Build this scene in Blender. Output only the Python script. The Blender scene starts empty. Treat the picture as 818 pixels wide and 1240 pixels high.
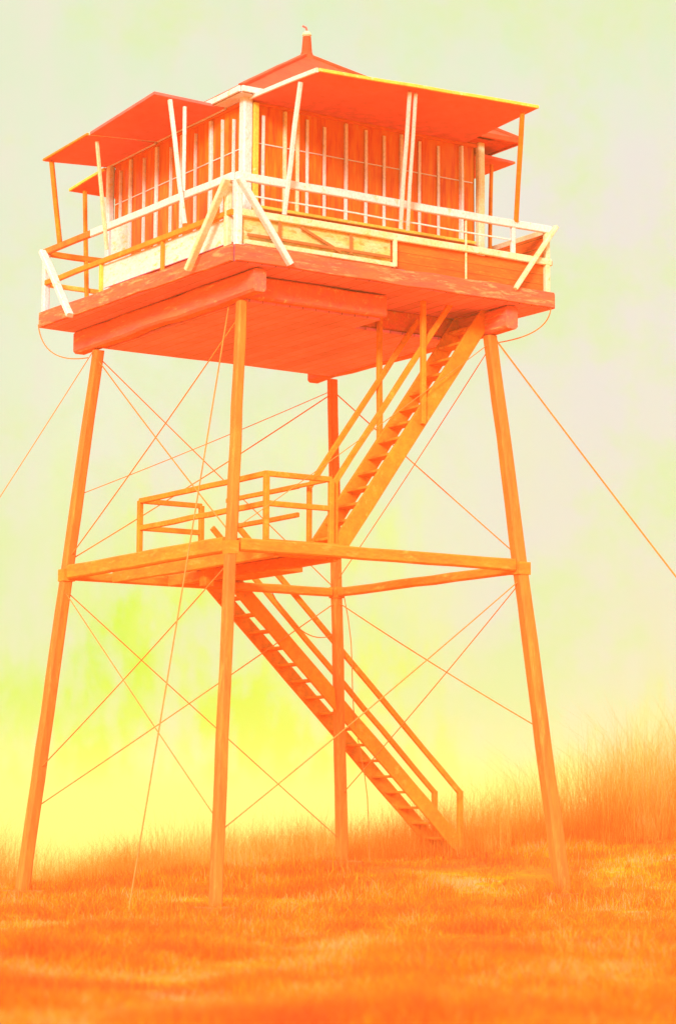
import bpy, math, random
import numpy as np
from mathutils import Vector as V, noise
random.seed(7); rng = np.random.default_rng(7)
sc = bpy.context.scene
COL = sc.collection
EXPO = 1.15

# ------------------------------------------------------------------ view frame of the site
CAM = V((-19.89, -31.912, 1.461)); YAW, PITCH, ROLL = -0.5804, 0.1261, 0.0053
FH = V((0.5484, 0.8362, 0)); RH = V((0.8362, -0.5484, 0))      # downhill axis of the site (away from the path) and across it

# ------------------------------------------------------------------ materials
def nt(name):
    m = bpy.data.materials.new(name); m.use_nodes = True
    t = m.node_tree; t.nodes.clear(); return m, t
def N(t, k, **kw):
    n = t.nodes.new(k)
    for a, b in kw.items():
        if a.startswith('i_'):
            key = a[2:]; key = int(key) if key.isdigit() else key.replace('_', ' ')
            n.inputs[key].default_value = b
        else: setattr(n, a, b)
    return n
def ramp(t, stops, interp='LINEAR'):
    r = t.nodes.new('ShaderNodeValToRGB'); r.color_ramp.interpolation = interp
    e = r.color_ramp.elements
    while len(e) < len(stops): e.new(0.5)
    for x, (p, c) in zip(e, stops):
        x.position = p; x.color = (*c, 1) if len(c) == 3 else c
    return r
def painted(name, a, b, c, scale=(3, 3, 3), fine=22, wear=0.62, rough=0.75, bump=0.35, planks=None):
    """weathered painted timber: two tones of paint brushed on, worn through to a third in patches"""
    m, t = nt(name); L = t.links.new
    a, b, c = [(q[0], q[1] * (.80 if q[1] < .5 else 1), q[2]) for q in (a, b, c)]
    g = N(t, 'ShaderNodeNewGeometry'); mp = N(t, 'ShaderNodeMapping'); mp.inputs['Scale'].default_value = scale
    L(g.outputs['Position'], mp.inputs['Vector'])
    n1 = N(t, 'ShaderNodeTexNoise', i_Scale=1.0, i_Detail=5.0, i_Roughness=0.62); L(mp.outputs[0], n1.inputs['Vector'])
    n2 = N(t, 'ShaderNodeTexNoise', i_Scale=fine / 4, i_Detail=4.0, i_Roughness=0.7); L(mp.outputs[0], n2.inputs['Vector'])
    n3 = N(t, 'ShaderNodeTexNoise', i_Scale=1.7, i_Detail=6.0, i_Roughness=0.75); 
    mp3 = N(t, 'ShaderNodeMapping'); mp3.inputs['Location'].default_value = (7.3, 2.1, 4.4); L(mp.outputs[0], mp3.inputs['Vector']); L(mp3.outputs[0], n3.inputs['Vector'])
    r1 = ramp(t, [(0.36, a), (0.66, b)]); L(n1.outputs[0], r1.inputs[0])
    r3 = ramp(t, [(wear - .03, (0, 0, 0)), (wear + .07, (1, 1, 1))]); L(n3.outputs[0], r3.inputs[0])
    mx = N(t, 'ShaderNodeMix', data_type='RGBA'); L(r3.outputs[0], mx.inputs['Factor']); L(r1.outputs[0], mx.inputs['A']); mx.inputs['B'].default_value = (*c, 1)
    r2 = ramp(t, [(0.3, (.80, .78, .76)), (0.7, (1.12, 1.14, 1.16))]); L(n2.outputs[0], r2.inputs[0])
    mu = N(t, 'ShaderNodeMix', data_type='RGBA', blend_type='MULTIPLY'); mu.inputs['Factor'].default_value = 1
    L(mx.outputs['Result'], mu.inputs['A']); L(r2.outputs[0], mu.inputs['B'])
    col = mu.outputs['Result']; hgt = n2.outputs[0]
    if planks:
        axis, w = planks
        sp = N(t, 'ShaderNodeSeparateXYZ'); L(g.outputs['Position'], sp.inputs[0])
        dv = N(t, 'ShaderNodeMath', operation='DIVIDE'); L(sp.outputs[axis], dv.inputs[0]); dv.inputs[1].default_value = w
        fr = N(t, 'ShaderNodeMath', operation='FRACT'); L(dv.outputs[0], fr.inputs[0])
        fl = N(t, 'ShaderNodeMath', operation='FLOOR'); L(dv.outputs[0], fl.inputs[0])
        wn = N(t, 'ShaderNodeTexWhiteNoise', noise_dimensions='1D'); L(fl.outputs[0], wn.inputs['W'])
        rw = ramp(t, [(0, (.86, .84, .8)), (1, (1.12, 1.12, 1.12))]); L(wn.outputs['Value'], rw.inputs[0])
        rg = ramp(t, [(0.0, (.35, .35, .35)), (0.05, (1, 1, 1)), (0.95, (1, 1, 1)), (1.0, (.35, .35, .35))]); L(fr.outputs[0], rg.inputs[0])
        for x in (rw, rg):
            q = N(t, 'ShaderNodeMix', data_type='RGBA', blend_type='MULTIPLY'); q.inputs['Factor'].default_value = 1
            L(col, q.inputs['A']); L(x.outputs[0], q.inputs['B']); col = q.outputs['Result']
    bp = N(t, 'ShaderNodeBump', i_Strength=bump, i_Distance=0.02); L(hgt, bp.inputs['Height'])
    p = N(t, 'ShaderNodeBsdfPrincipled', i_Roughness=rough); p.inputs['Specular IOR Level'].default_value = 0.25
    L(col, p.inputs['Base Color']); L(bp.outputs[0], p.inputs['Normal'])
    o = N(t, 'ShaderNodeOutputMaterial'); L(p.outputs[0], o.inputs[0]); return m

M = {}
M['leg'] = painted('weathered orange timber', (.88, .285, .030), (.86, .20, .026), (.9, .40, .06), (4, 4, .5), wear=.6)
M['beam'] = painted('orange beam timber', (.89, .35, .022), (.87, .25, .02), (.9, .47, .06), (1.2, 1.2, 4), wear=.58)
M['stair'] = painted('orange stair timber', (.89, .37, .02), (.88, .28, .018), (.9, .47, .05), (2, 2, 2), wear=.6)
M['under'] = painted('red underfloor boards', (.94, .36, .70), (.93, .30, .58), (.95, .46, .60), (.7, .7, 1), fine=14, wear=.68, planks=(0, .24))
M['girder'] = painted('red orange girder timber', (.88, .17, .11), (.87, .26, .09), (.9, .5, .2), (6, .8, 6), wear=.60)
M['fascia'] = painted('orange fascia boards', (.89, .20, .06), (.89, .13, .07), (.92, .46, .16), (1.3, 1.3, 9), wear=.56)
M['wall'] = painted('orange lower wall boards', (.86, .21, .022), (.84, .14, .02), (.9, .38, .04), (1.4, 1.4, 7), wear=.62, planks=(2, .16))
M['soffit'] = painted('red shutter boards', (.93, .21, .15), (.92, .17, .12), (.93, .32, .13), (1, 1, 1), wear=.68)
M['roof'] = painted('red orange roof sheets', (.84, .095, .02), (.80, .065, .015), (.88, .16, .035), (2, 2, 2), wear=.66)
M['white'] = painted('chalky white paint', (.88, .80, .78), (.86, .74, .74), (.9, .60, .30), (6, 6, 4), wear=.60)
M['cream'] = painted('yellowed white paint', (.86, .76, .56), (.88, .68, .32), (.9, .56, .14), (5, 5, 5), wear=.60)
M['panel'] = painted('faded cream panel', (.88, .80, .76), (.88, .76, .66), (.9, .66, .24), (2.2, 2.2, 5), wear=.57)
M['panely'] = painted('yellow stained panel', (.88, .58, .14), (.88, .70, .40), (.88, .44, .08), (2.6, 2.6, 6), wear=.56)
M['yellow'] = painted('yellow trim paint', (.9, .66, .10), (.9, .55, .07), (.9, .76, .36), (4, 4, 4), wear=.6)
M['brown'] = painted('bare brown batten', (.62, .22, .05), (.55, .18, .04), (.7, .3, .08), (4, 4, 4))
M['wire'] = painted('rusty wire', (.90, .36, .06), (.88, .29, .05), (.9, .42, .09), (3, 3, 3), rough=.6)

def glass_mat():
    m, t = nt('dusty window glass'); L = t.links.new
    g = N(t, 'ShaderNodeNewGeometry'); mp = N(t, 'ShaderNodeMapping'); mp.inputs['Scale'].default_value = (7, 7, .9); L(g.outputs['Position'], mp.inputs['Vector'])
    n = N(t, 'ShaderNodeTexNoise', i_Scale=1.6, i_Detail=5.0, i_Roughness=.65); L(mp.outputs[0], n.inputs['Vector'])
    r = ramp(t, [(.34, (.78, .075, .015)), (.47, (.88, .15, .014)), (.57, (.9, .20, .014)), (.70, (.92, .34, .03))]); L(n.outputs[0], r.inputs[0])
    p = N(t, 'ShaderNodeBsdfPrincipled', i_Roughness=.3); p.inputs['Specular IOR Level'].default_value = .15; L(r.outputs[0], p.inputs['Base Color'])
    tr = N(t, 'ShaderNodeBsdfTransparent'); tr.inputs[0].default_value = (.9, .4, .12, 1)
    mx = N(t, 'ShaderNodeMixShader'); mx.inputs[0].default_value = .10; L(p.outputs[0], mx.inputs[1]); L(tr.outputs[0], mx.inputs[2])
    o = N(t, 'ShaderNodeOutputMaterial'); L(mx.outputs[0], o.inputs[0]); return m
M['glass'] = glass_mat()

def veg_mat(name, stops, scale, trans=.35, attr=False):
    m, t = nt(name); L = t.links.new
    g = N(t, 'ShaderNodeNewGeometry')
    n = N(t, 'ShaderNodeTexNoise', i_Scale=scale, i_Detail=6.0, i_Roughness=.68); L(g.outputs['Position'], n.inputs['Vector'])
    r = ramp(t, stops); col = None
    if attr:
        a = N(t, 'ShaderNodeAttribute', attribute_name='tone')
        ad = N(t, 'ShaderNodeMath', operation='MULTIPLY_ADD'); L(a.outputs['Fac'], ad.inputs[0]); ad.inputs[1].default_value = .20; L(n.outputs[0], ad.inputs[2])
        sb = N(t, 'ShaderNodeMath', operation='SUBTRACT'); L(ad.outputs[0], sb.inputs[0]); sb.inputs[1].default_value = .10
        L(sb.outputs[0], r.inputs[0])
    else: L(n.outputs[0], r.inputs[0])
    d = N(t, 'ShaderNodeBsdfDiffuse'); L(r.outputs[0], d.inputs[0])
    tl = N(t, 'ShaderNodeBsdfTranslucent'); L(r.outputs[0], tl.inputs[0])
    mx = N(t, 'ShaderNodeMixShader'); mx.inputs[0].default_value = trans; L(d.outputs[0], mx.inputs[1]); L(tl.outputs[0], mx.inputs[2])
    o = N(t, 'ShaderNodeOutputMaterial'); L(mx.outputs[0], o.inputs[0]); return m
GST = [(.34, (.91, .13, .03)), (.44, (.92, .185, .024)), (.52, (.93, .235, .022)), (.595, (.93, .38, .012)), (.66, (.93, .42, .17))]
M['ground'] = veg_mat('orange dry soil and grass', [(p, (c[0]*.95, c[1]*.9, c[2])) for p, c in GST], .45, 0)
M['grass'] = veg_mat('orange dry grass', GST, .5, .35, True)
M['brush'] = veg_mat('straw coloured brush', [(.3, (.9, .22, .03)), (.48, (.92, .33, .04)), (.6, (.92, .50, .10)), (.72, (.92, .56, .25))], .6, .45, True)

# ------------------------------------------------------------------ mesh builder
class MB:
    def __init__(s): s.v = []; s.f = []
    def quadbox(s, c):                       # 8 corners: bottom 0-3, top 4-7
        b = len(s.v); s.v += [V(x) for x in c]
        for q in ((3, 2, 1, 0), (4, 5, 6, 7), (0, 1, 5, 4), (1, 2, 6, 5), (2, 3, 7, 6), (3, 0, 4, 7)): s.f.append([b + i for i in q])
        return s
    def box(s, x0, x1, y0, y1, z0, z1):
        return s.quadbox([(x0, y0, z0), (x1, y0, z0), (x1, y1, z0), (x0, y1, z0), (x0, y0, z1), (x1, y0, z1), (x1, y1, z1), (x0, y1, z1)])
    def bar(s, p0, p1, w, h=None, up=(0, 0, 1), jit=.006, seg=.55, taper=1.0, side=None):
        """hand-cut timber from p0 to p1: w across, h along 'up', slightly uneven; corners chamfered"""
        p0, p1 = V(p0), V(p1); h = h or w; d = (p1 - p0); ln = d.length; d.normalize(); up = V(up)
        if abs(d.dot(up)) > .97: up = V((1, 0, 0)) if abs(d.x) < .9 else V((0, 1, 0))
        a = V(side).normalized() if side else d.cross(up).normalized()
        u = a.cross(d).normalized()
        n = max(1, int(ln / seg)); b = len(s.v); ch = .16
        prof = [(-.5, -.5 + ch), (-.5 + ch, -.5), (.5 - ch, -.5), (.5, -.5 + ch), (.5, .5 - ch), (.5 - ch, .5), (-.5 + ch, .5), (-.5, .5 - ch)]
        prof = [(x if abs(x) == .5 else math.copysign(.5 - ch * min(w, h) / w, x), y if abs(y) == .5 else math.copysign(.5 - ch * min(w, h) / h, y)) for x, y in prof]
        for i in range(n + 1):
            f = i / n; k = 1 + (taper - 1) * f; k *= 1 + random.uniform(-1, 1) * jit * 5
            o = p0 + d * ln * f
            if 0 < i < n: o = o + a * random.uniform(-jit, jit) + u * random.uniform(-jit, jit)
            for x, y in prof: s.v.append(o + a * x * w * k + u * y * h * k)
        for i in range(n):
            for j in range(8):
                s.f.append([b + i * 8 + j, b + i * 8 + (j + 1) % 8, b + i * 8 + 8 + (j + 1) % 8, b + i * 8 + 8 + j])
        s.f.append([b + j for j in range(7, -1, -1)]); s.f.append([b + n * 8 + j for j in range(8)])
        return s
    def tube(s, pts, r, k=6):
        pts = [V(p) for p in pts]; b = len(s.v)
        for i, p in enumerate(pts):
            d = (pts[min(i + 1, len(pts) - 1)] - pts[max(i - 1, 0)]).normalized()
            a = d.cross(V((0, 0, 1)) if abs(d.z) < .95 else V((1, 0, 0))).normalized(); u = a.cross(d)
            for j in range(k):
                t = 2 * math.pi * j / k; s.v.append(p + a * math.cos(t) * r + u * math.sin(t) * r)
        for i in range(len(pts) - 1):
            for j in range(k): s.f.append([b + i * k + j, b + i * k + (j + 1) % k, b + i * k + k + (j + 1) % k, b + i * k + k + j])
        s.f.append([b + j for j in range(k)][::-1]); s.f.append([b + (len(pts) - 1) * k + j for j in range(k)])
        return s
    def prism(s, poly, z0, z1):
        b = len(s.v); n = len(poly)
        s.v += [V((x, y, z0)) for x, y in poly] + [V((x, y, z1)) for x, y in poly]
        s.f.append([b + i for i in range(n - 1, -1, -1)]); s.f.append([b + n + i for i in range(n)])
        for i in range(n): s.f.append([b + i, b + (i + 1) % n, b + n + (i + 1) % n, b + n + i])
        return s
    def build(s, name, mat, parent=None, **tags):
        lo = V([min(v[i] for v in s.v) for i in range(3)]); hi = V([max(v[i] for v in s.v) for i in range(3)])
        o0 = V(((lo.x + hi.x) / 2, (lo.y + hi.y) / 2, lo.z))
        me = bpy.data.meshes.new(name); me.from_pydata([v - o0 for v in s.v], [], s.f); me.update()
        import bmesh
        bm = bmesh.new(); bm.from_mesh(me); bmesh.ops.recalc_face_normals(bm, faces=bm.faces[:]); bm.to_mesh(me); bm.free()
        me.materials.append(M[mat]); o = bpy.data.objects.new(name, me); COL.objects.link(o)
        WO[o.name] = o0
        if parent: o.parent = parent; o.location = o0 - WO[parent.name]
        else: o.location = o0
        for k, v in tags.items(): o[k] = v
        return o
WO = {}
def thing(name, loc, label, cat, group=None):
    o = bpy.data.objects.new(name, None); COL.objects.link(o); o.location = loc; WO[o.name] = V(loc)
    o['label'] = label; o['category'] = cat
    if group: o['group'] = group
    return o
def sag(p0, p1, drop, n=14):
    p0, p1 = V(p0), V(p1)
    return [p0.lerp(p1, i / n) - V((0, 0, drop * 4 * (i / n) * (1 - i / n))) for i in range(n + 1)]

# ------------------------------------------------------------------ terrain
def sst(a, b, x):
    t = min(1, max(0, (x - a) / (b - a))); return t * t * (3 - 2 * t)
def hgt(x, y):
    q = V((x, y, 0)) - V((CAM.x, CAM.y, 0)); s, d = q.dot(RH), q.dot(FH)
    crest = .42 + .115 * max(-7, min(12, s))
    h = crest * sst(35, 47, d) - .15 * sst(6, 20, d) * (1 - sst(36, 44, d))
    h += .10 * noise.noise(V((x * .13, y * .13, 3))) + .05 * noise.noise(V((x * .5, y * .5, 9)))
    r = max(0, d - 48); side = max(0, abs(s) - 26); back = max(0, -8 - d)
    fall = .30 * r + .22 * side + .18 * back
    return h - 58 * (1 - math.exp(-fall / 58)) + min(1, r / 300) * 5 * noise.noise(V((x * .004, y * .004, 1)))
def ground():
    radii = [0]; r = 0
    while r < 32: r += .8; radii.append(r)
    while r < 3900: r *= 1.13; radii.append(r)
    na = 120; v = [(0, 0, hgt(0, 0))]; f = []
    for r in radii[1:]:
        for k in range(na):
            a = 2 * math.pi * k / na; x, y = r * math.cos(a), r * math.sin(a); v.append((x, y, hgt(x, y)))
    for k in range(na): f.append((0, 1 + k, 1 + (k + 1) % na))
    for i in range(len(radii) - 2):
        b = 1 + i * na
        for k in range(na): f.append((b + k, b + na + k, b + na + (k + 1) % na, b + (k + 1) % na))
    me = bpy.data.meshes.new('ground'); me.from_pydata(v, [], f); me.update(); me.materials.append(M['ground'])
    me.polygons.foreach_set('use_smooth', [True] * len(me.polygons))
    o = bpy.data.objects.new('ground', me); COL.objects.link(o); o['kind'] = 'structure'
ground()

def blades(name, n, dr, srange, hfun, wid, mat, lean=.35, clump=0, dens=None):
    """a mass of thin curved blades rooted on the ground: one mesh"""
    vs, fs, tone = [], [], []
    made = 0
    while made < n:
        u = random.random(); d = dr[0] * (dr[1] / dr[0]) ** u if not clump else random.uniform(*dr)
        s = random.uniform(-1, 1) * (srange(d))
        x = CAM.x + RH.x * s + FH.x * d; y = CAM.y + RH.y * s + FH.y * d
        if dens and random.random() > dens(s, d, x, y): continue
        h = hfun(s, d, x, y) * (random.uniform(.45, 1.15) if not clump else .14 + 1.25 * random.random() ** 3.0)
        if h < .04: continue
        z = hgt(x, y) - .02; a = random.uniform(0, 6.283); w = wid(d) * random.uniform(.6, 1.4)
        dx, dy = math.cos(a) * w, math.sin(a) * w
        b = random.uniform(0, 6.283); l = h * lean * random.random() ** 1.3; lx, ly = math.cos(b) * l, math.sin(b) * l
        i = len(vs)
        vs += [(x - dx, y - dy, z), (x + dx, y + dy, z), (x + lx * .35 + dx * .8, y + ly * .35 + dy * .8, z + h * .6), (x + lx * .35 - dx * .8, y + ly * .35 - dy * .8, z + h * .6), (x + lx, y + ly, z + h * (1 - .15 * random.random()))]
        fs += [(i, i + 1, i + 2, i + 3), (i + 3, i + 2, i + 4)]
        t = random.random(); tone += [t] * 5; made += 1
    me = bpy.data.meshes.new(name); me.from_pydata(vs, [], fs); me.update()
    at = me.attributes.new('tone', 'FLOAT', 'POINT'); at.data.foreach_set('value', tone)
    me.materials.append(M[mat]); o = bpy.data.objects.new(name, me); COL.objects.link(o); return o
FEET = [(sx * 3.12, sy * 3.12) for sx in (-1, 1) for sy in (-1, 1)]
def gh(s, d, x, y):
    f = min((x - fx_) ** 2 + (y - fy_) ** 2 for fx_, fy_ in FEET)
    return max(.05, .11 + .20 * (noise.noise(V((x * .35, y * .35, 0))) + .4) + .16 * noise.noise(V((x * 1.1, y * 1.1, 5)))) + .16 * math.exp(-f / .5)
g = blades('grass', 260000, (13.0, 56), lambda d: .155 * d + 1.0, gh, lambda d: .0018 + .00010 * d, 'grass', 1.1)
g['kind'] = 'stuff'; g['label'] = 'fine dry orange grass covering the hilltop below the tower'; g['category'] = 'grass'
def bh(s, d, x, y):
    k = noise.noise(V((x * .22, y * .22, 11))) + .5 * noise.noise(V((x * .7, y * .7, 4)))
    base = .80 + .62 * sst(1.8, 6.5, s) + .2 * sst(-1, -5, s)
    return max(.1, base * (1 + .9 * k))
b = blades('brush', 170000, (42.6, 56), lambda d: .155 * d + 1.5, bh, lambda d: .0020, 'brush', .8, 1,
           lambda s, d, x, y: .25 + .75 * sst(-.2, .35, noise.noise(V((x * .5, y * .5, 21)))))
b['kind'] = 'stuff'; b['label'] = 'wispy straw yellow brush along the crest of the hill'; b['category'] = 'brush'

# ------------------------------------------------------------------ TOWER
Z = 9.65                                   # catwalk floor
T = thing('fire_lookout_tower', (0, 0, 0), 'tall orange fire lookout tower on four splayed legs with zigzag stairs', 'lookout tower')
DK = dict(N=V((-2.88, -3.02)), R=V((3.06, -3.05)), F=V((3.05, 3.05)), L=V((-3.05, 3.06)))
sg = dict(N=(-1, -1), R=(1, -1), F=(1, 1), L=(-1, 1))
def legp(k, z):                             # centre line of a leg
    h = 2.34 + (8.95 - z) * .0895 if k else 0
    return V((sg[k][0] * h, sg[k][1] * h, z))
for k in 'NRFL':
    top = 9.36 if k == 'N' else 8.95
    base = legp(k, 0); gz = hgt(base.x, base.y) - .3
    m = MB(); p0 = legp(k, gz); p1 = legp(k, 8.95)
    if k == 'N':
        m.bar(p0, p1, .165, taper=.86, side=(1, 0, 0))
    else: m.bar(p0, p1, {'F': .19, 'L': .205, 'R': .23}[k], taper=.80, side=(1, 0, 0))
    lg = m.build('leg', 'leg', T)
    f = MB().bar(V((base.x, base.y, gz - .1)), V((base.x, base.y, gz + .42)), .6, jit=.01, seg=.3); f.build('footing', 'leg', lg)
    for zz in (5.16,):
        c_ = legp(k, zz); e_ = {'N': .088, 'F': .10, 'L': .108, 'R': .118}[k]; MB().box(c_.x - e_, c_.x + e_, c_.y - e_, c_.y + e_, zz - .1, zz + .1).build('joint_plate', 'beam', lg)
# girders along both sides, crossbeams, boarded underside
for sx in (-1, 1):
    MB().bar((sx * 2.36, -2.9, 9.175), (sx * 2.36, 3.0, 9.175), .24, .37, jit=.012).build('girder', 'girder', T)
for y, xr in ((-2.36, .25), (2.36, 2.22)):
    MB().bar((-2.22, y, 9.18), (xr, y, 9.18), .16, .34).build('crossbeam', 'girder', T)
MB().box(-2.22, 2.22, -1.50, 2.27, 8.985, 9.03).build('underside', 'under', T)
MB().bar((-2.22, -1.43, 9.21), (2.22, -1.43, 9.21), .12, .33).build('crossbeam', 'girder', T)
MB().box(-2.22, .24, -2.27, -1.51, 8.98, 9.025).build('underside', 'under', T)
MB().prism([DK[k] for k in 'NRFL'], 9.37, 9.63).build('catwalk_deck', 'under', T)
# fascia boards round the catwalk
ks = 'NRFLN'
for a, c in zip(ks, ks[1:]):
    p, q = DK[a], DK[c]; out = V(((p + q).x, (p + q).y)).normalized() * .035
    MB().bar((p.x + out.x, p.y + out.y, 9.50), (q.x + out.x, q.y + out.y, 9.50), .05, .25, jit=.012).build('fascia_board', 'fascia', T)

# railing: one part, its rails, posts, braces and infill panels below it
RT, RM = 10.67, 10.13
def rp(a, c, f, z, out=0.0):
    p = DK[a].lerp(DK[c], f); n = (DK[a] + DK[c]).normalized() * out
    return V((p.x + n.x, p.y + n.y, z))
def fx(a, c, val):                          # fraction along a side at a given x or y
    p, q = DK[a], DK[c]
    return (val - p.x) / (q.x - p.x) if abs(q.x - p.x) > abs(q.y - p.y) else (val - p.y) / (q.y - p.y)
RAIL = MB().bar(rp('N', 'R', .004, RT, -.0), rp('N', 'R', .996, RT), .07, .125).build('catwalk_railing', 'white', T)
def rail(a, c, z, w, h, mat, f0=.004, f1=.996): MB().bar(rp(a, c, f0, z), rp(a, c, f1, z), w, h).build('rail', mat, RAIL)
rail('N', 'R', RM, .06, .11, 'cream')
rail('N', 'L', RT, .07, .12, 'white', .01, .72); rail('N', 'L', RT, .07, .11, 'leg', .723, .996)
rail('N', 'L', RM, .06, .09, 'stair', .01, .996)
rail('N', 'R', 10.40, .02, .025, 'white', .06, .86)
rail('L', 'F', RT, .07, .10, 'beam'); rail('L', 'F', RM, .06, .08, 'yellow')
rail('R', 'F', RT, .07, .10, 'cream'); rail('R', 'F', RM, .06, .08, 'beam')
def post(a, c, f, z1, w, mat, z0=9.63): MB().bar(rp(a, c, f, z0, -.02), rp(a, c, f, z1, -.02), w).build('post', mat, RAIL)
post('N', 'R', .012, RT - .05, .11, 'white'); post('N', 'L', .035, RT - .05, .10, 'cream')
post('N', 'R', .985, RT - .05, .09, 'cream'); post('N', 'R', fx('N', 'R', 2.29), RT - .05, .07, 'white', RM - .04)
post('N', 'R', fx('N', 'R', 1.36), RT - .05, .03, 'cream')
post('N', 'L', fx('N', 'L', -.9), RM, .06, 'stair'); post('N', 'L', fx('N', 'L', 1.06), RM, .06, 'yellow')
post('N', 'L', .988, RT - .05, .11, 'white'); post('L', 'F', .5, RT - .05, .08, 'beam'); post('L', 'F', .985, RT - .05, .08, 'beam')
post('R', 'F', .33, RT - .05, .08, 'beam'); post('R', 'F', .66, RT - .05, .08, 'beam')
def brace(p, q, w, mat): MB().bar(p, q, w, w * .7).build('brace', mat, RAIL)
brace((-3.02, -3.02, 10.60), (-3.10, -2.02, 9.40), .115, 'cream'); brace((-2.86, -3.11, 10.62), (-1.97, -3.13, 9.42), .12, 'white')
brace((-3.12, 2.95, 10.66), (-3.13, 1.84, 9.37), .125, 'white'); brace((3.10, -3.12, 10.72), (2.25, -3.13, 9.58), .09, 'cream')
def infill(a, c, v0, v1, z0, z1, mat, name='infill_panel', t=.03):
    f0, f1 = fx(a, c, v0), fx(a, c, v1); p, q = rp(a, c, f0, 0, -.05), rp(a, c, f1, 0, -.05); n = (DK[a] + DK[c]).normalized() * t
    m = MB(); m.quadbox([(p.x, p.y, z0), (q.x, q.y, z0), (q.x - n.x, q.y - n.y, z0), (p.x - n.x, p.y - n.y, z0), (p.x, p.y, z1), (q.x, q.y, z1), (q.x - n.x, q.y - n.y, z1), (p.x - n.x, p.y - n.y, z1)])
    return m.build(name, mat, RAIL)
infill('N', 'L', -2.86, 1.04, 9.70, RM - .05, 'panel')
infill('N', 'R', -2.70, -.06, 9.68, RM - .05, 'panely')
infill('N', 'R', -.02, 2.98, 9.64, RM - .05, 'wall')
infill('R', 'F', -2.95, 2.95, 9.64, RT - .06, 'wall')
fr = MB(); y = -3.045
fr.bar((-2.72, y, 9.68), (-.02, y, 9.68), .05, .07); fr.build('panel_frame', 'cream', RAIL)
MB().bar((-.02, y - .004, 9.66), (-.02, y - .004, RM - .05), .06, .06).build('panel_frame', 'cream', RAIL)
for p, q in (((-2.1, -3.03, 9.75), (-2.1, -3.03, 10.06)), ((-1.72, -3.03, 10.04), (-1.02, -3.03, 9.76)), ((-.82, -3.03, 9.75), (-.82, -3.03, 10.05)), ((-2.66, -3.03, 9.80), (-.1, -3.03, 9.80))):
    MB().bar(p, q, .03, .045).build('batten', 'brown', RAIL)

# mid-height beams and landing
zb = 5.16
def lm(k, z, o=0): p = legp(k, z); return p
for a, c, h, dz in (('N', 'L', .23, .05), ('L', 'F', .15, 0), ('N', 'R', .19, .05), ('F', 'R', .15, 0)):
    p, q = lm(a, zb + dz), lm(c, zb + dz); d = (q - p).normalized() * .13
    MB().bar(p + d, q - d, .14, h).build('tie_beam', 'beam', T)
LX0, LX1, LY0, LY1, LZ = -1.92, -.76, -2.42, 1.56, 5.35
land = MB().box(LX0, LX1, LY0, LY1, LZ - .09, LZ).build('landing', 'beam', T)
for x in (LX0 + .05, LX1 - .05): MB().bar((x, LY0 - .22, LZ - .19), (x, LY1 + .95, LZ - .19), .09, .19).build('joist', 'beam', land)
MB().bar((LX0, LY0 - .03, LZ - .12), (LX1 + .1, LY0 - .03, LZ - .12), .06, .26).build('joist', 'beam', land)
MB().box(LX1 + .004, .72, .72, 3.62, LZ - .09, LZ - .004).build('landing', 'beam', T)
MB().bar((-1.62, -.15, LZ - .52), (-1.62, -.15, LZ - .1), .2, .2).build('bracket', 'beam', land)
lc = [(LX0, LY1), (LX0, LY0), (LX1, LY0), (LX1, LY1)]
for x, y in lc: MB().bar((x, y, LZ - .02), (x, y, LZ + 1.0), .085).build('post', 'stair', land)
for z in (LZ + .55, LZ + 1.0):
    for (x0, y0), (x1, y1) in ((lc[0], lc[1]), (lc[1], lc[2]), (lc[0], lc[3])): MB().bar((x0, y0, z), (x1, y1, z), .06, .085).build('rail', 'stair', land)
    MB().bar((LX1, LY0 + .95, z), (LX1, LY1 - .85, z), .06, .075).build('rail', 'stair', land)
    MB().bar((LX1, LY0 + .05, z), (LX1, LY0 + .95, z), .05, .06).build('rail', 'stair', land) if z > LZ + .9 else None

def stair(p0, p1, y0, y1, n, hand, name='staircase', posts=(), drop0=0):
    """flight from p0=(x,z) to p1=(x,z) between the stringers at y0 and y1"""
    d = V((p1[0] - p0[0], 0, p1[1] - p0[1])).normalized(); up = V((-d.z, 0, d.x))
    if up.z < 0: up = -up
    first = MB().bar((p0[0], y0, p0[1]), (p1[0], y0, p1[1]), .055, .27, up=up).build(name, 'stair', T)
    MB().bar((p0[0], y1, p0[1]), (p1[0], y1, p1[1]), .055, .27, up=up).build('stringer', 'stair', first)
    for i in range(1, n):
        f = i / n; x = p0[0] + (p1[0] - p0[0]) * f; z = p0[1] + (p1[1] - p0[1]) * f
        MB().bar((x, y0 + .03, z), (x, y1 - .03, z), .25, .045, seg=.4).build('tread', 'stair', first)
    return first
# lower flight
gx = 5.65; gz = hgt(gx, 3.2)
s1 = stair((.62, 5.28), (gx, gz + .02), 2.84, 3.60, 17, None)
sl = (gz + .02 - 5.30) / (gx - .62)
for y in (2.82, 3.62):
    xe = 5.5; ze = 5.30 + sl * (xe - .62) + .98
    MB().bar((.64, y, 5.30 + .98), (xe, y, ze), .06, .10).build('handrail', 'stair', s1)
    MB().bar((xe, y, ze + .03), (xe, y, hgt(xe, y) - .15), .10).build('post', 'stair', s1)
# upper flight
s2 = stair((-.62, 5.22), (2.34, 9.36), -2.30, -1.60, 15, None)
su = (9.36 - 5.22) / 2.96
for y, x1 in ((-2.32, 1.72), (-1.58, 1.45)):
    x0 = -.62
    MB().bar((x0, y, 5.36 + .98), (x1, y, 5.36 + .98 + su * (x1 - x0)), .055, .09).build('handrail', 'stair', s2)
    MB().bar((x0, y, 5.3), (x0, y, 5.36 + 1.0), .075).build('post', 'stair', s2)
for x, y in ((1.0, -2.36), (.72, -1.55)):
    MB().bar((x, y, 5.22 + su * (x + .62) - .1), (x, y, 9.37), .085).build('post', 'stair', s2)

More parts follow.
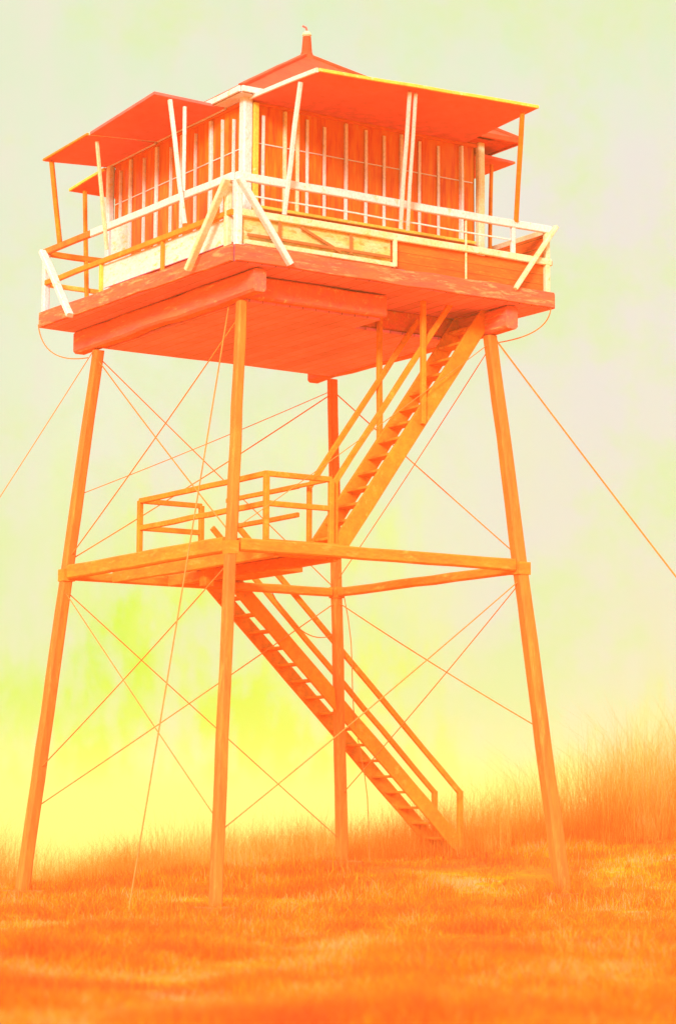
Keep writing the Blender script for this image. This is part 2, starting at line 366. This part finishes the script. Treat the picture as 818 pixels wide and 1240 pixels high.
# bracing rods
def L_(k, z, o=.0): return legp(k, z)
ROD = [('L', 8.85, 'F', 5.2), ('L', 8.80, 'N', 5.35), ('F', 8.75, 'L', 6.5), ('F', 8.7, 'L', 5.4), ('N', 8.75, 'L', 5.45), ('F', 8.75, 'R', 5.35),
       ('R', 8.8, 'F', 5.35), ('R', 8.85, 'N', 5.4),
       ('L', 4.92, 'F', .75), ('L', 4.9, 'N', 1.15), ('L', 1.95, 'N', 4.95), ('L', 1.3, 'F', 5.0), ('N', 1.0, 'R', 5.0), ('F', 1.55, 'R', 4.97), ('F', 5.0, 'R', 2.6)]
for a, za, c, zc in ROD:
    p, q = legp(a, za), legp(c, zc); d = (q - p).normalized() * .1
    MB().tube(sag(p + d, q - d, random.uniform(0, .04), 6), .007 if (a, c) == ('R', 'N') else random.uniform(.008, .012)).build('brace_rod', 'wire', T)

# ------------------------------------------------------------------ CABIN
C = 2.23; WT = 12.12; SILL = 10.46
K = thing('lookout_cabin', (0, 0, 9.63), 'square orange lookout cabin with raised shutters and pyramid roof on top of the tower', 'cabin')
def on(face, t, off, z):                     # a point on a wall face: t along it, off outwards
    return V({'left': (-C - off, t, z), 'front': (t, -C - off, z), 'right': (C + off, t, z), 'back': (t, C + off, z)}[face])
RM_ = {'left': [-2.12, -1.85, -1.5, -1.14, -.66, -.21, .15, .62, 1.05, 1.52, 1.87, 2.12],
       'front': [-2.12, -1.91, -1.52, -1.29, -1.11, -.79, -.39, -.01, .34, .67, 1.03, 1.4, 1.85, 2.12]}
THICK = {'left': {-1.14: .07, -.21: .05, .62: .065, 1.52: .06}, 'front': {-1.52: .06, -1.29: .055, -.39: .05, .67: .055, 1.85: .10}}
RM_['right'] = RM_['back'] = [-2.12, -1.4, -.7, 0, .7, 1.4, 2.12]
for face in ('left', 'front', 'right', 'back'):
    lo = SILL if face != 'left' else 10.0
    m = MB(); a, b_ = on(face, -C + .06, -.10, 9.64), on(face, C - .06, 0, lo)
    m.box(*sorted((a.x, b_.x)), *sorted((a.y, b_.y)), 9.64, lo)
    a, b_ = on(face, -C + .06, -.10, 0), on(face, C - .06, 0, 0)
    m.box(*sorted((a.x, b_.x)), *sorted((a.y, b_.y)), WT - .02, 12.2)
    w = m.build('wall', 'wall', K)
    MB().bar(on(face, -2.1, .03, lo + .02), on(face, 2.1, .03, lo + .02), .07, .05).build('sill', 'yellow' if face == 'front' else 'beam', w)
    ts = RM_[face]
    for i, (t0, t1) in enumerate(zip(ts, ts[1:])):
        a, b_ = on(face, t0, -.05, 0), on(face, t1, -.035, 0); m = MB()
        m.box(*sorted((a.x, b_.x)), *sorted((a.y, b_.y)), lo, WT - .02); win = m.build('window', 'glass', K)
        if i < len(ts) - 2:
            wd = THICK.get(face, {}).get(t1, random.uniform(.018, .03))
            z1 = WT - .05 - (0 if wd > .04 else random.uniform(0, .15))
            MB().bar(on(face, t1, -.01, lo + .03), on(face, t1, -.01, z1), wd, .05, jit=.005).build('mullion', 'cream' if face == 'front' and t1 in (-1.29, -1.52) else 'white', win)
        for zz in ((11.42,) if face != 'front' else (11.5, 10.92)):
            MB().bar(on(face, t0 + .03, -.025, zz), on(face, t1 - .03, -.025, zz), .018, .018, jit=.002).build('muntin', 'white', win)
for x, y in ((-C, -C), (C, -C), (C, C), (-C, C)):
    p = MB().bar((x, y, 9.64), (x, y, 12.18), .17 if (x, y) == (-C, -C) else .12, side=(1, 0, 0)).build('corner_post', 'cream' if x > 0 else 'white', K)
    if (x, y) == (-C, -C): MB().bar((x + .14, y - .06, 9.66), (x + .14, y - .06, 12.1), .09, .05, side=(1, 0, 0)).build('corner_trim', 'yellow', p)
# door on the left wall, painted white
MB().box(-C - .05, -C - .012, 1.55, 2.08, 10.1, 11.1).build('door_panel', 'panel', K)
MB().box(-C + .1, C - .1, -C + .1, C - .1, 12.10, 12.14).build('ceiling', 'soffit', K)
# hip roof with a white boarded soffit and fascia
E_ = 2.46; ez = 12.2; ap = V((.25, 0, 13.86)); m = MB()
cs = [V((-E_, -E_, ez)), V((E_ + .4, -E_, ez + .04)), V((E_ + .4, E_, ez + .04)), V((-E_, E_, ez))]
b0 = len(m.v); up = V((0, 0, .07)); m.v += [c + up for c in cs] + cs + [ap + up]
for i in range(4): m.f += [[i, (i + 1) % 4, 8], [4 + i, 4 + (i + 1) % 4, (i + 1) % 4, i]]
m.f.append([7, 6, 5, 4]); roof = m.build('roof', 'roof', K)
for i in range(4):
    p, q = cs[i], cs[(i + 1) % 4]; o = ((p + q) / 2); o.z = 0; o = o.normalized() * .025
    w0, w1 = {0: (0, .3), 3: (0, 1)}.get(i, (0, 0)); u2 = V((0, 0, .02))
    if w1: MB().bar(p + o + u2, p.lerp(q, w1) + o + u2, .04, .09).build('fascia_board', 'white', roof)
    if w1 < 1: MB().bar(p.lerp(q, w1) + o + u2, q + o + u2, .04, .09).build('fascia_board', 'roof', roof)
MB().box(-E_ + .03, E_ - .03, -E_ + .03, E_ - .03, ez - .022, ez - .004).build('soffit', 'roof', roof)
MB().box(-E_ + .01, -1.4, -E_ + .01, -1.4, ez - .04, ez - .025).build('soffit', 'white', roof)
for i in range(4): MB().bar(cs[i] + V((0, 0, .075)), ap + V((0, 0, .075)), .09, .05).build('hip_cap', 'roof', roof)
# vent pipe
def lathe(prof, cx, cy, k=14):
    m = MB(); 
    for z, r in prof:
        for j in range(k):
            a = 2 * math.pi * j / k; m.v.append(V((cx + r * math.cos(a), cy + r * math.sin(a), z)))
    for i in range(len(prof) - 1):
        for j in range(k): m.f.append([i * k + j, i * k + (j + 1) % k, (i + 1) * k + (j + 1) % k, (i + 1) * k + j])
    m.f.append(list(range(k))[::-1]); m.f.append([(len(prof) - 1) * k + j for j in range(k)]); return m
v = lathe([(13.72, .22), (13.9, .12), (13.98, .09), (14.24, .07)], .27, 0).build('roof_vent', 'roof', K)
lathe([(14.245, .06), (14.27, .08), (14.31, .065), (14.34, .03)], .27, 0).build('vent_cap', 'cream', v)
MB().tube([(.27, 0, 14.35), (.25, 0, 14.40), (.2, .03, 14.43)], .018).build('vent_cap', 'soffit', v)
# shutters propped open
def shutter(h0, h1, o1, o0, trims, mat='soffit'):
    """h0,h1 hinge corners; o0,o1 outer corners"""
    q = [V(p) for p in (h0, h1, o1, o0)]; m = MB(); up = V((0, 0, .045))
    m.quadbox(q + [p + up for p in q]); s = m.build('shutter', mat, K)
    for (i, j), mt, wd in trims:
        c = (q[0] + q[1] + q[2] + q[3]) / 4; p0, p1 = q[i], q[j]; o = ((p0 + p1) / 2 - c); o.z = 0
        e = (p1 - p0).normalized(); o = (o - e * o.dot(e)).normalized() * .02
        MB().bar(p0 + o + up * .5, p1 + o + up * .5, .035, wd).build('edge_trim', mt, s)
    return s
def prop(s, p, q, w, mat): MB().bar(p, q, w, jit=.008).build('prop', mat, s)
h = 12.14
s = shutter((-2.28, -1.64, h), (-2.28, .54, h), (-3.48, .56, 12.06), (-3.48, -1.58, 12.18), [((0, 1), 'white', .07), ((1, 2), 'cream', .05)])
prop(s, (-3.2, -1.57, 12.14), (-2.98, -1.70, 10.2), .06, 'white'); prop(s, (-2.9, -1.5, 12.1), (-2.97, -1.62, 10.72), .05, 'white')
s = shutter((-2.28, .60, h - .015), (-2.28, 2.3, h - .03), (-3.48, 2.2, 12.0), (-3.48, .60, 12.055), [((0, 1), 'white', .07), ((2, 3), 'beam', .04)])
prop(s, (-3.3, .66, 12.0), (-2.98, .86, 10.3), .055, 'cream'); prop(s, (-3.4, 2.10, 11.99), (-3.02, 2.5, 10.72), .075, 'stair')
s = shutter((-2.2, -2.28, h), (1.93, -2.28, h), (1.86, -4.23, 12.2), (-2.2, -4.23, 12.06), [((3, 0), 'white', .07), ((2, 3), 'yellow', .05), ((0, 1), 'soffit', .04)])
prop(s, (-2.17, -3.7, 12.05), (-2.02, -3.03, 10.2), .065, 'white')
prop(s, (-.48, -4.1, 12.09), (.08, -3.06, 10.28), .06, 'white'); prop(s, (-.37, -4.1, 12.09), (.24, -3.02, 10.28), .055, 'white')
prop(s, (1.66, -4.1, 12.13), (2.33, -3.06, 10.72), .075, 'stair')
s = shutter((-2.3, 2.28, 12.05), (2.0, 2.28, 12.05), (2.0, 3.5, 11.95), (-2.37, 3.45, 11.93), [((3, 0), 'yellow', .05)])
prop(s, (-2.22, 3.2, 11.9), (-2.26, 2.95, 9.66), .065, 'stair')
s = shutter((2.28, -2.1, 12.02), (2.28, 2.1, 12.02), (3.3, 2.1, 12.1), (3.25, -1.8, 12.1), [((2, 3), 'beam', .04)])
prop(s, (2.85, -1.72, 12.04), (2.9, -1.6, 10.3), .055, 'stair')

# ------------------------------------------------------------------ wires and cables
def wire(name, pts, r, label, cat, group=None):
    o = MB().tube(pts, r).build(name, 'wire'); o['label'] = label; o['category'] = cat
    if group: o['group'] = group
    return o
def gp(x, y): return (x, y, hgt(x, y) - .05)
wire('guy_wire', sag((2.42, -2.34, 8.95), gp(8.22, -6.08), .08), .015, 'taut guy wire running down to the right from the tower top', 'guy wire', 'guy wires of the tower')
wire('guy_wire', sag((-2.42, 2.36, 8.95), gp(-8.2, 2.75), .08), .008, 'taut guy wire running down to the left from the tower top', 'guy wire', 'guy wires of the tower')
wire('hoist_cable', sag((-2.30, -1.9, 8.99), gp(-4.2, -2.5), .05), .011, 'thin slanting cable from the underside to the grass between the two left legs', 'cable')
gx_, gy_ = 3.75, 3.1
wire('ground_wire', [V((2.75, 2.55, 5.1)).lerp(V((gx_, gy_, hgt(gx_, gy_))), i / 12) + V((.05 * math.sin(i * .9), 0, 0)) for i in range(13)], .009, 'thin wavering wire hanging to the grass right of the back leg', 'cable')
def bez(p, q, r, n=16):
    p, q, r = V(p), V(q), V(r); return [p * (1 - t) ** 2 + q * 2 * t * (1 - t) + r * t * t for t in [i / n for i in range(n + 1)]]
wire('slack_cable', bez((-3.07, 3.16, 9.45), (-3.0, 3.1, 8.75), (-2.45, 2.5, 8.84)), .010, 'slack loop of cable under the left end of the catwalk', 'cable', 'slack cables under the catwalk')
wire('slack_cable', bez((3.0, -3.1, 9.40), (3.1, -2.95, 8.95), (2.45, -2.3, 8.86)), .010, 'slack loop of cable under the right end of the catwalk', 'cable', 'slack cables under the catwalk')
wire('drooping_cord', bez((1.3, 2.80, 5.25), (2.0, 2.78, 4.1), (2.7, 2.80, 4.42)), .010, 'short cord drooping beside the handrail of the lower stairs', 'cord')

# ------------------------------------------------------------------ haze
m, t = nt('warm haze'); pv = N(t, 'ShaderNodeVolumePrincipled')
pv.inputs['Color'].default_value = (.78, .95, .36, 1); pv.inputs['Density'].default_value = .0012; pv.inputs['Anisotropy'].default_value = 0.0
o = N(t, 'ShaderNodeOutputMaterial'); t.links.new(pv.outputs[0], o.inputs['Volume']); M['haze'] = m
hz = MB().box(-4000, 4000, -4000, 4000, -68, 15.5).build('haze', 'haze'); hz['kind'] = 'stuff'; hz['label'] = 'warm yellow haze lying over the hill and the valley beyond'; hz['category'] = 'haze'

# ------------------------------------------------------------------ sky, sun
def lin(r, g, b): return tuple(((c / 255) / 12.92 if c / 255 <= .04045 else ((c / 255 + .055) / 1.055) ** 2.4) for c in (r, g, b))
SUN_EL, SUN_DIR = 20, V((-.72, -.69, 0)).normalized()
w = bpy.data.worlds.new('World'); sc.world = w; w.use_nodes = True; t = w.node_tree; t.nodes.clear(); L = t.links.new
tc = N(t, 'ShaderNodeTexCoord'); sp = N(t, 'ShaderNodeSeparateXYZ'); L(tc.outputs['Generated'], sp.inputs[0])
nz = N(t, 'ShaderNodeTexNoise', i_Scale=7.0, i_Detail=7.0, i_Roughness=.62); L(tc.outputs['Generated'], nz.inputs['Vector'])
mpv = N(t, 'ShaderNodeMapping'); mpv.inputs['Scale'].default_value = (1, 1, .38); L(tc.outputs['Generated'], mpv.inputs['Vector'])
nv = N(t, 'ShaderNodeTexNoise', i_Scale=38.0, i_Detail=6.0, i_Roughness=.7); L(mpv.outputs[0], nv.inputs['Vector'])
def math_(op, a, b, c=None):
    n = N(t, 'ShaderNodeMath', operation=op)
    for i, x in enumerate((a, b, c)):
        if x is None: continue
        if isinstance(x, (int, float)): n.inputs[i].default_value = x
        else: L(x, n.inputs[i])
    return n.outputs[0]
el = math_('ADD', sp.outputs[2], math_('MULTIPLY', math_('SUBTRACT', nz.outputs[0], .5), .2))
el = math_('ADD', el, math_('MULTIPLY', math_('SUBTRACT', nv.outputs[0], .5), .17))
rz = ramp(t, [(.0, lin(248, 250, 70)), (.03, lin(240, 255, 70)), (.07, lin(243, 255, 112)), (.125, lin(242, 250, 178)), (.18, lin(241, 245, 212)), (.26, lin(240, 241, 218)), (.34, lin(231, 242, 204)), (.5, lin(232, 236, 214)), (1, lin(222, 228, 220))])
L(el, rz.inputs[0])
lat = N(t, 'ShaderNodeVectorMath', operation='DOT_PRODUCT'); L(tc.outputs['Generated'], lat.inputs[0]); lat.inputs[1].default_value = RH
lt = math_('ADD', lat.outputs['Value'], math_('MULTIPLY', math_('SUBTRACT', nz.outputs[0], .5), .12))
# right of the tower: pale pinkish cloud; left, low: greener light
rr = ramp(t, [(.525, (0, 0, 0)), (.59, (1, 1, 1))]); L(math_('ADD', lt, .5), rr.inputs[0])
rlow = ramp(t, [(.0, (.2, .2, .2)), (.035, (.75, .75, .75)), (.10, (.85, .85, .85)), (.24, (.85, .85, .85)), (.32, (0, 0, 0))]); L(el, rlow.inputs[0])
mx = N(t, 'ShaderNodeMix', data_type='RGBA'); L(math_('MULTIPLY', rr.outputs[0], rlow.outputs[0]), mx.inputs['Factor']); L(rz.outputs[0], mx.inputs['A']); mx.inputs['B'].default_value = (*lin(243, 229, 226), 1)
rl = ramp(t, [(.40, (1, 1, 1)), (.50, (0, 0, 0))]); L(math_('ADD', lt, .5), rl.inputs[0])
rl2 = ramp(t, [(.0, (1, 1, 1)), (.05, (.85, .85, .85)), (.10, (.2, .2, .2)), (.14, (0, 0, 0))]); L(el, rl2.inputs[0])
mx2 = N(t, 'ShaderNodeMix', data_type='RGBA'); L(math_('MULTIPLY', rl.outputs[0], rl2.outputs[0]), mx2.inputs['Factor']); L(mx.outputs['Result'], mx2.inputs['A']); mx2.inputs['B'].default_value = (*lin(208, 252, 50), 1)
bg = N(t, 'ShaderNodeBackground'); re = ramp(t, [(.355, (1, 1, 1)), (.40, (0, 0, 0))]); L(math_('ADD', lt, .5), re.inputs[0])
re2 = ramp(t, [(.0, (0, 0, 0)), (.05, (.8, .8, .8)), (1, (.8, .8, .8))]); L(el, re2.inputs[0])
mx3 = N(t, 'ShaderNodeMix', data_type='RGBA'); L(math_('MULTIPLY', re.outputs[0], re2.outputs[0]), mx3.inputs['Factor']); L(mx2.outputs['Result'], mx3.inputs['A']); mx3.inputs['B'].default_value = (*lin(234, 240, 208), 1)
mps = N(t, 'ShaderNodeMapping'); mps.inputs['Scale'].default_value = (1, 1, .30); L(tc.outputs['Generated'], mps.inputs['Vector'])
ns = N(t, 'ShaderNodeTexNoise', i_Scale=60.0, i_Detail=6.0, i_Roughness=.66); L(mps.outputs[0], ns.inputs['Vector'])
ns2 = N(t, 'ShaderNodeTexNoise', i_Scale=17.0, i_Detail=7.0, i_Roughness=.7); L(tc.outputs['Generated'], ns2.inputs['Vector'])
rs = ramp(t, [(.45, (0, 0, 0)), (.60, (.85, .85, .85))]); L(math_('ADD', math_('MULTIPLY', ns.outputs[0], .6), math_('MULTIPLY', ns2.outputs[0], .4)), rs.inputs[0])
mx4 = N(t, 'ShaderNodeMix', data_type='RGBA'); L(rs.outputs[0], mx4.inputs['Factor']); L(mx3.outputs['Result'], mx4.inputs['A']); mx4.inputs['B'].default_value = (*lin(244, 236, 216), 1)
rg_ = ramp(t, [(.48, (0, 0, 0)), (.66, (.7, .7, .7))]); L(ns2.outputs[0], rg_.inputs[0])
mx5 = N(t, 'ShaderNodeMix', data_type='RGBA'); L(rg_.outputs[0], mx5.inputs['Factor']); L(mx4.outputs['Result'], mx5.inputs['A']); mx5.inputs['B'].default_value = (*lin(228, 246, 170), 1)
L(mx5.outputs['Result'], bg.inputs['Color']); # hazy overcast: the sky overhead is brighter than at the horizon
rzen = ramp(t, [(.38, (0, 0, 0)), (.8, (1, 1, 1))]); L(sp.outputs[2], rzen.inputs[0])
L(math_('MULTIPLY_ADD', rzen.outputs[0], 1.5 / 2 ** EXPO, 1.0 / 2 ** EXPO), bg.inputs['Strength'])
sky = N(t, 'ShaderNodeTexSky', sky_type='NISHITA', sun_disc=False, sun_elevation=math.radians(SUN_EL), sun_rotation=math.atan2(SUN_DIR.x, SUN_DIR.y), dust_density=6.0)
bs = N(t, 'ShaderNodeBackground'); L(sky.outputs[0], bs.inputs['Color']); bs.inputs['Strength'].default_value = .08
ms = N(t, 'ShaderNodeMixShader'); ms.inputs[0].default_value = .06; L(bg.outputs[0], ms.inputs[1]); L(bs.outputs[0], ms.inputs[2])
wo = N(t, 'ShaderNodeOutputWorld'); L(ms.outputs[0], wo.inputs[0])
ld = bpy.data.lights.new('sun', 'SUN'); ld.energy = 1.5; ld.angle = math.radians(12); ld.color = (1, .94, .87)
lo = bpy.data.objects.new('sun', ld); COL.objects.link(lo)
to = V((SUN_DIR.x * math.cos(math.radians(SUN_EL)), SUN_DIR.y * math.cos(math.radians(SUN_EL)), math.sin(math.radians(SUN_EL))))
lo.rotation_euler = to.to_track_quat('Z', 'Y').to_euler(); lo.location = to * 40

# ------------------------------------------------------------------ camera
cd = bpy.data.cameras.new('camera'); co = bpy.data.objects.new('camera', cd); COL.objects.link(co)
from mathutils import Matrix
fw = V((-math.sin(YAW) * math.cos(PITCH), math.cos(YAW) * math.cos(PITCH), math.sin(PITCH))); r_ = V((math.cos(YAW), math.sin(YAW), 0)); u_ = r_.cross(fw)
R2 = r_ * math.cos(ROLL) + u_ * math.sin(ROLL); U2 = -r_ * math.sin(ROLL) + u_ * math.cos(ROLL)
co.matrix_world = Matrix(((R2.x, U2.x, -fw.x, CAM.x), (R2.y, U2.y, -fw.y, CAM.y), (R2.z, U2.z, -fw.z, CAM.z), (0, 0, 0, 1)))
cd.sensor_fit = 'VERTICAL'; cd.sensor_height = 24; cd.lens = 2803.6 / 1240 * 24; cd.shift_x = -5.41 / 1240; cd.shift_y = -5.44 / 1240
cd.dof.use_dof = True; cd.dof.focus_distance = 38; cd.dof.aperture_fstop = .65
cd.clip_start = .1; cd.clip_end = 12000; sc.camera = co
sc.view_settings.view_transform = 'Standard'; sc.view_settings.look = 'None'; sc.view_settings.exposure = EXPO; sc.view_settings.gamma = 1
sc.view_settings.use_curve_mapping = False
sc.render.engine = 'CYCLES'; sc.cycles.volume_bounces = 2; sc.cycles.max_bounces = 6; sc.cycles.use_denoising = True
